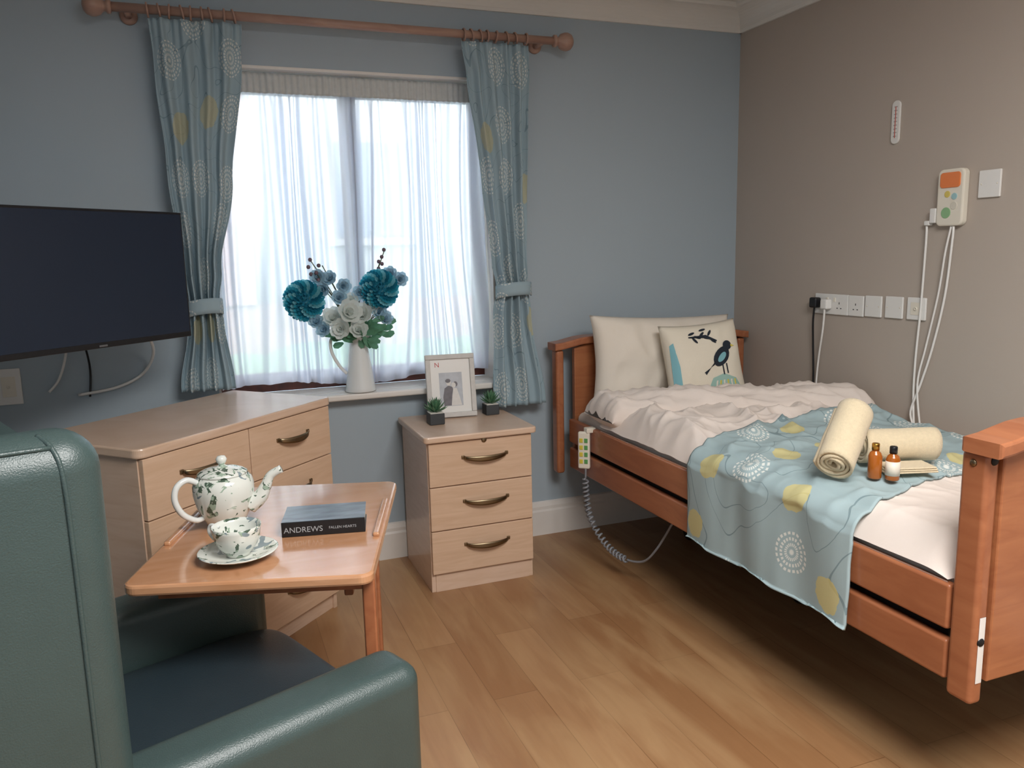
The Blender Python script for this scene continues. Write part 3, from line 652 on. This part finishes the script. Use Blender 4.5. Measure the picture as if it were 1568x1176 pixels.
rbox('page_block',(-.095,-.058,.002),(.095,.060,.034),M_pages,g,.001,M=MBk); rbox('front_cover',(-.098,-.062,.034),(.098,.064,.036),M_cov,g,.0005,M=MBk)
rbox('back_cover',(-.098,-.062,0),(.098,.064,.002),M_spine,g,.0005,M=MBk); rbox('spine',(-.098,-.0635,0),(.098,-.059,.036),M_spine,g,.0012,M=MBk)
def text(name,s,size,M,m,parent):
    c=bpy.data.curves.new(name,'FONT'); c.body=s; c.size=size; c.extrude=.0002; c.align_y='CENTER'; o=bpy.data.objects.new(name,c); scene.collection.objects.link(o); c.materials.append(m)
    o.parent=parent; o.matrix_parent_inverse=Matrix.Translation(-parent.location); o.matrix_basis=M; return o
M_txt=mat('silver_text','#A0A4A8',.4)
text('spine_author','ANDREWS',.019,MBk@Matrix.Translation((-.093,-.0638,.016))@Matrix.Rotation(PI/2,4,'X'),M_txt,g)
text('spine_title','FALLEN HEARTS',.009,MBk@Matrix.Translation((.012,-.0638,.017))@Matrix.Rotation(PI/2,4,'X'),M_txt,g)
# ------------------------------------------------------------ photo frame and succulents
g=group('picture_frame',(.99,3.39,.8)); a=.17
X=Vector((.995,-.10,0)).normalized(); Y=Vector((0,math.sin(a),math.cos(a))); Y=(Y-X*Y.dot(X)).normalized(); Z=X.cross(Y); MF=axes((.99,3.365,.674),X,Y,Z)
fw,fh=.222,.282
mat('frame_whitewash','#C9C6C2',.5,var=.1,vs=60)
for nm,p,q in (('b',(-fw/2,0,0),(fw/2,.022,.018)),('t',(-fw/2,fh-.022,0),(fw/2,fh,.018)),('l',(-fw/2,.022,0),(-fw/2+.022,fh-.022,.018)),('r',(fw/2-.022,.022,0),(fw/2,fh-.022,.018))):
    rbox('frame_'+nm,p,q,bpy.data.materials['frame_whitewash'],g,.003,M=MF)
rbox('mount_card',(-fw/2+.02,.02,.004),(fw/2-.02,fh-.02,.008),M_white,g,0,M=MF)
M_ph=mat('photo_grey','#B9BDC4',.5,var=.2,vs=40); M_ph2=mat('photo_dark','#6E6A70',.5,var=.3,vs=60); M_ph3=mat('photo_light','#D9D6D2',.5,var=.1,vs=60)
rbox('photo_print',(-.052,.05,.008),(.052,.2,.0085),M_ph,g,0,M=MF)
def flat(nm,pts,m,h): slab(nm,pts,.0085,.0085+h,m,g,MF,0)
flat('groom_body',[(-.035,.052),(.012,.052),(.014,.10),(.006,.135),(-.012,.142),(-.03,.13),(-.038,.09)],M_ph2,.0004)
flat('bride_body',[(-.002,.052),(.046,.052),(.034,.10),(.026,.128),(.010,.130),(.004,.10)],M_ph3,.0006)
flat('groom_head',ell(-.010,.155,.011,.014),M_ph3,.0006); flat('groom_hair',ell(-.013,.163,.012,.009),M_ph2,.0008)
flat('bride_head',ell(.012,.143,.010,.012),M_ph3,.0008); flat('bride_hair',ell(.020,.147,.010,.012),M_ph2,.0007)
text('frame_text','N',.03,MF@Matrix.Translation((-.07,.235,.0085)),mat('red_text','#C05050',.5),g)
prism('stand_leg',[(-.02,.02),(.02,.02),(.012,.16),(-.012,.16)],-.004,0,M_black,g,MF@Matrix(((1,0,0,0),(0,0,1,0),(0,1,0,0),(0,0,0,1))),0)
M_pot=mat('slate_pot','#3A3D40',.6,var=.2); M_succ=mat('succulent_green','#4F7A5A',.5,var=.2,vs=30); M_stone=mat('white_pebble','#D0CDC5',.8)
def leaf(base,d,L,w,th):
    d=d.normalized(); s=d.cross(Vector((0,0,1))); s=s.normalized() if s.length>1e-3 else Vector((1,0,0)); n=s.cross(d)
    V=[base]; 
    for t,k in ((.3,.9),(.65,1),(1,.0)):
        c=base+d*L*t+Vector((0,0,1))*L*.15*t*t
        if k==0: V.append(c)
        else: V+= [c+s*w*k/2,c+n*th,c-s*w*k/2,c-n*th]
    F=[(0,1,2),(0,2,3),(0,3,4),(0,4,1),(1,5,6,2),(2,6,7,3),(3,7,8,4),(4,8,5,1),(5,9,6),(6,9,7),(7,9,8),(8,9,5)]
    return V,F
def succ(loc,s):
    g=group('potted_succulent',loc); x,y,z=loc
    rbox('pot',(x-.03*s,y-.03*s,z),(x+.03*s,y+.03*s,z+.045*s),M_pot,g,.004); rbox('pebble_top',(x-.027*s,y-.027*s,z+.04*s),(x+.027*s,y+.027*s,z+.048*s),M_stone,g,.002)
    V=[];F=[]
    for i in range(30):
        el=.2+1.2*(i/30); az=i*2.4; d=Vector((math.cos(az)*math.cos(el),math.sin(az)*math.cos(el),math.sin(el))); v,f=leaf(Vector((x,y,z+.046*s)),d,.055*s,.012*s,.003*s); b=len(V); V+=v; F+=[tuple(b+k for k in q) for q in f]
    meshobj('succulent_leaves',V,F,M_succ,g,False)
succ((.885,3.27,.6725),1.1); succ((1.17,3.36,.6725),1.05)
# ------------------------------------------------------------ jug of flowers
jx,jy,jz=.61,3.50,.8035; g=group('flower_jug',(jx,jy,jz)); M_enamel=mat('white_enamel','#DDE0E0',.2,var=.02)
def jfn(v,a):
    if v.z>.2: k=(v.z-.2)/.06; s=max(0,math.cos(a-.1))**6; v.x+=.03*k*s; v.z+=.012*k*s
    return v
lathe('jug_body',[(0,.002),(.066,.002),(.068,.006),(.064,.02),(.056,.08),(.048,.14),(.042,.19),(.040,.21),(.045,.235),(.055,.258),(.057,.262),(.054,.262),(.043,.237),(.037,.21),(.037,.18),(0,.17)],M_enamel,(jx,jy,jz),g,40,fn=jfn)
J=Vector((jx,jy,jz)); hd=Vector((-1,-.15,0)).normalized()
tube('jug_handle',[J+hd*.052+up*.255,J+hd*.085+up*.265,J+hd*.122+up*.235,J+hd*.12+up*.18,J+hd*.09+up*.12,J+hd*.060+up*.085],[.005,.0055,.006,.006,.006,.005],M_enamel,g,10,flat=1.6)
M_tealp=mat('teal_petals','#3DB0C6',.7,var=.2,vs=60); M_teall=mat('teal_petals_light','#93DAE4',.7,var=.2,vs=60); M_teald=mat('teal_petals_dark','#2387A2',.7,var=.2,vs=60)
M_whp=mat('white_petals','#ECF1EE',.8,var=.05,vs=60); M_blp=mat('pale_blue_petals','#B4D3E2',.8,var=.12,vs=60)
M_lf=mat('leaf_green','#629576',.6,var=.3,vs=50); M_stem=mat('stem_brown','#5A5F42',.7); M_berry=mat('dark_berry','#6A5560',.4)
for m_ in (M_tealp,M_teall,M_teald,M_whp,M_blp,M_lf):
    nt_=m_.node_tree; b_=nt_.nodes['Principled BSDF']; o_=nt_.nodes['Material Output']; t_=nt_.nodes.new('ShaderNodeBsdfTranslucent'); x_=nt_.nodes.new('ShaderNodeMixShader'); x_.inputs[0].default_value=.42
    nt_.links.new(b_.inputs['Base Color'].links[0].from_socket,t_.inputs[0]); nt_.links.new(b_.outputs[0],x_.inputs[1]); nt_.links.new(t_.outputs[0],x_.inputs[2]); nt_.links.new(x_.outputs[0],o_.inputs[0])
def petal(V,F,c,d,out,L,w,cup):
    d=d.normalized(); s=d.cross(out); s=(s.normalized() if s.length>1e-3 else d.orthogonal().normalized()); n=s.cross(d)
    b=len(V); rows=((0,.25),(.35,.8),(.7,1),(1,.45))
    for t,k in rows:
        for e in (-1,0,1):
            V.append(c+d*L*t+s*w*.5*k*e+n*(cup*(t*t)*L*.5+abs(e)*cup*w*.3*k))
    for i in range(3):
        for j in range(2): a=b+i*3+j; F.append((a,a+1,a+4,a+3))
def fobj(name,V,F,m): 
    o=meshobj(name,V,F,m,g,smooth=False); return o
def dahlia(c,r,face):
    face=face.normalized(); n=230
    prof=[(r*.62*math.sin(t),-r*.62*math.cos(t)) for t in [i*PI/10 for i in range(11)]]; prof[0]=(0,prof[0][1]); prof[-1]=(0,prof[-1][1])
    lathe('dahlia_core',prof,M_teald,c,g,20)
    B={0:([],[]),1:([],[]),2:([],[])}
    for i in range(n):
        t=(i+.5)/n; ph=math.acos(1-1.7*t); th=i*2.39996; q=Vector((math.sin(ph)*math.cos(th),math.sin(ph)*math.sin(th),math.cos(ph)))
        q=Vector((0,0,1)).rotation_difference(face)@q
        rad=(q-face*q.dot(face)); rad=rad.normalized() if rad.length>1e-4 else q.orthogonal()
        k=min(1,ph/1.1); V,F=B[(0,1,2)[i%3]] if k>.35 else B[2 if i%2 else 0]
        petal(V,F,c+q*r*.58,q*.8+rad*(.2+.3*k),q,r*(.30+.14*k),r*(.13+.10*k),.9)
    for i,m in ((0,M_tealp),(1,M_teall),(2,M_teald)): fobj('dahlia_petals',*B[i],m)
def rose(c,r,face,m):
    V=[];F=[]; face=face.normalized(); R=Vector((0,0,1)).rotation_difference(face)
    for k,(num,tilt,rad) in enumerate(((6,1.25,1),(6,.95,.85),(5,.6,.65),(4,.25,.45))):
        for i in range(num):
            a=i*2*PI/num+k*.5; d=R@Vector((math.cos(a)*math.sin(tilt),math.sin(a)*math.sin(tilt),math.cos(tilt))); petal(V,F,c,d,face,r*rad*1.1,r*.95*rad,.6)
    fobj('blossom',V,F,m)
cam_dir=Vector((-.2,-1,.25))
def st(a,b,r=.003,m=None): 
    m=m or M_stem; mid=(Vector(a)+Vector(b))/2+Vector((0,0,.02)); tube('stem',[a,mid,b],r,m,g,6,4)
top=J+up*.22
d1=Vector((.385,3.46,1.215)); d2=Vector((.705,3.46,1.25))
for c in (d1,d2): st(top,c,.004); dahlia(c,.086,cam_dir)
for c,r in (((.56,3.43,1.155),.058),((.50,3.45,1.13),.05),((.63,3.44,1.14),.052),((.58,3.48,1.10),.045),((.53,3.42,1.09),.048),((.66,3.47,1.18),.042),((.60,3.42,1.08),.044),((.58,3.46,1.20),.04)): rose(Vector(c),r,cam_dir+Vector((random.uniform(-.4,.4),0,random.uniform(-.3,.4))),M_whp); st(top,c,.003)
for c in ((.47,3.45,1.26),(.50,3.46,1.30),(.45,3.47,1.31),(.53,3.45,1.22),(.76,3.47,1.31),(.80,3.47,1.29),(.70,3.46,1.15),(.72,3.45,1.12),(.43,3.44,1.12),(.46,3.43,1.09),(.55,3.46,1.27),(.62,3.46,1.24)):
    rose(Vector(c),.036,cam_dir+Vector((random.uniform(-.5,.5),0,random.uniform(-.3,.4))),M_blp); st(top,c,.002)
V=[];F=[]
for i in range(46):
    a=random.uniform(-.3,PI+.3); L=random.uniform(.07,.19)
    c=top+Vector((math.cos(a)*random.uniform(0,.13),random.uniform(-.07,.01),random.uniform(-.0,.1))); d=Vector((math.cos(a),random.uniform(-.5,.1),random.uniform(-.5,.4)))
    petal(V,F,c,d,Vector((0,-1,.4)),random.uniform(.05,.075),.03,.2)
fobj('foliage',V,F,M_lf)
for tipp in ((.42,3.46,1.385),(.47,3.47,1.36),(.74,3.47,1.42),(.72,3.48,1.37),(.44,3.45,1.33)):
    st(top,tipp,.0022,M_stem)
    for k in range(3):
        q=Vector(tipp)+Vector((random.uniform(-.015,.015),0,-k*.03)); lathe('berry',[(0,-.009),(.006,-.007),(.009,0),(.006,.007),(0,.009)],M_berry,q,g,12)
# ------------------------------------------------------------ lights
w=bpy.data.worlds.new('World'); scene.world=w; w.use_nodes=True; nt=w.node_tree; bg=nt.nodes['Background']
sky=nt.nodes.new('ShaderNodeTexSky'); sky.sky_type='HOSEK_WILKIE'; sky.turbidity=6; sky.sun_direction=Vector((.3,-.5,.8)).normalized()
mx=nt.nodes.new('ShaderNodeMix'); mx.data_type='RGBA'; mx.inputs[0].default_value=.85; nt.links.new(sky.outputs[0],mx.inputs[6]); mx.inputs[7].default_value=(.78,.88,1,1)
nt.links.new(mx.outputs[2],bg.inputs[0]); bg.inputs[1].default_value=10
def light(name,ty,loc,rot,e,col,size=1,sy=None):
    l=bpy.data.lights.new(name,ty); l.energy=e; l.color=col
    if ty=='AREA':
        l.size=size
        if sy: l.shape='RECTANGLE'; l.size_y=sy
    o=bpy.data.objects.new(name,l); o.location=loc; o.rotation_euler=rot; scene.collection.objects.link(o); return o
s=light('sun','SUN',(0,0,10),(math.radians(48),0,math.radians(-20)),3.0,(1,.95,.90)); s.data.angle=.05
p=light('window_portal','AREA',(.64,D+.3,1.48),(math.radians(-90),0,0),1,(1,1,1),1.25,1.38); p.data.cycles.is_portal=True
light('ceiling_fill','AREA',(.9,.15,2.5),(0,0,0),102,(1,.975,.95),1.2,1.2)  # added area fill light under the ceiling, out of view, no fitting modelled
# ------------------------------------------------------------ camera
F_=1218.0; yaw,pt,ro=math.radians(20.8),math.radians(9.45),math.radians(1.3)
r0=Vector((math.cos(yaw),-math.sin(yaw),0)); fh_=Vector((math.sin(yaw),math.cos(yaw),0))
f=fh_*math.cos(pt)+Vector((0,0,-math.sin(pt))); u0=r0.cross(f)
r=r0*math.cos(ro)-u0*math.sin(ro); u=u0*math.cos(ro)+r0*math.sin(ro)
cd=bpy.data.cameras.new('camera'); cd.sensor_width=36; cd.lens=36*F_/1568; cd.clip_start=.02
co=bpy.data.objects.new('camera',cd); co.matrix_world=axes((0,0,1.4),r,u,-f); scene.collection.objects.link(co); scene.camera=co
scene.view_settings.view_transform='Standard'
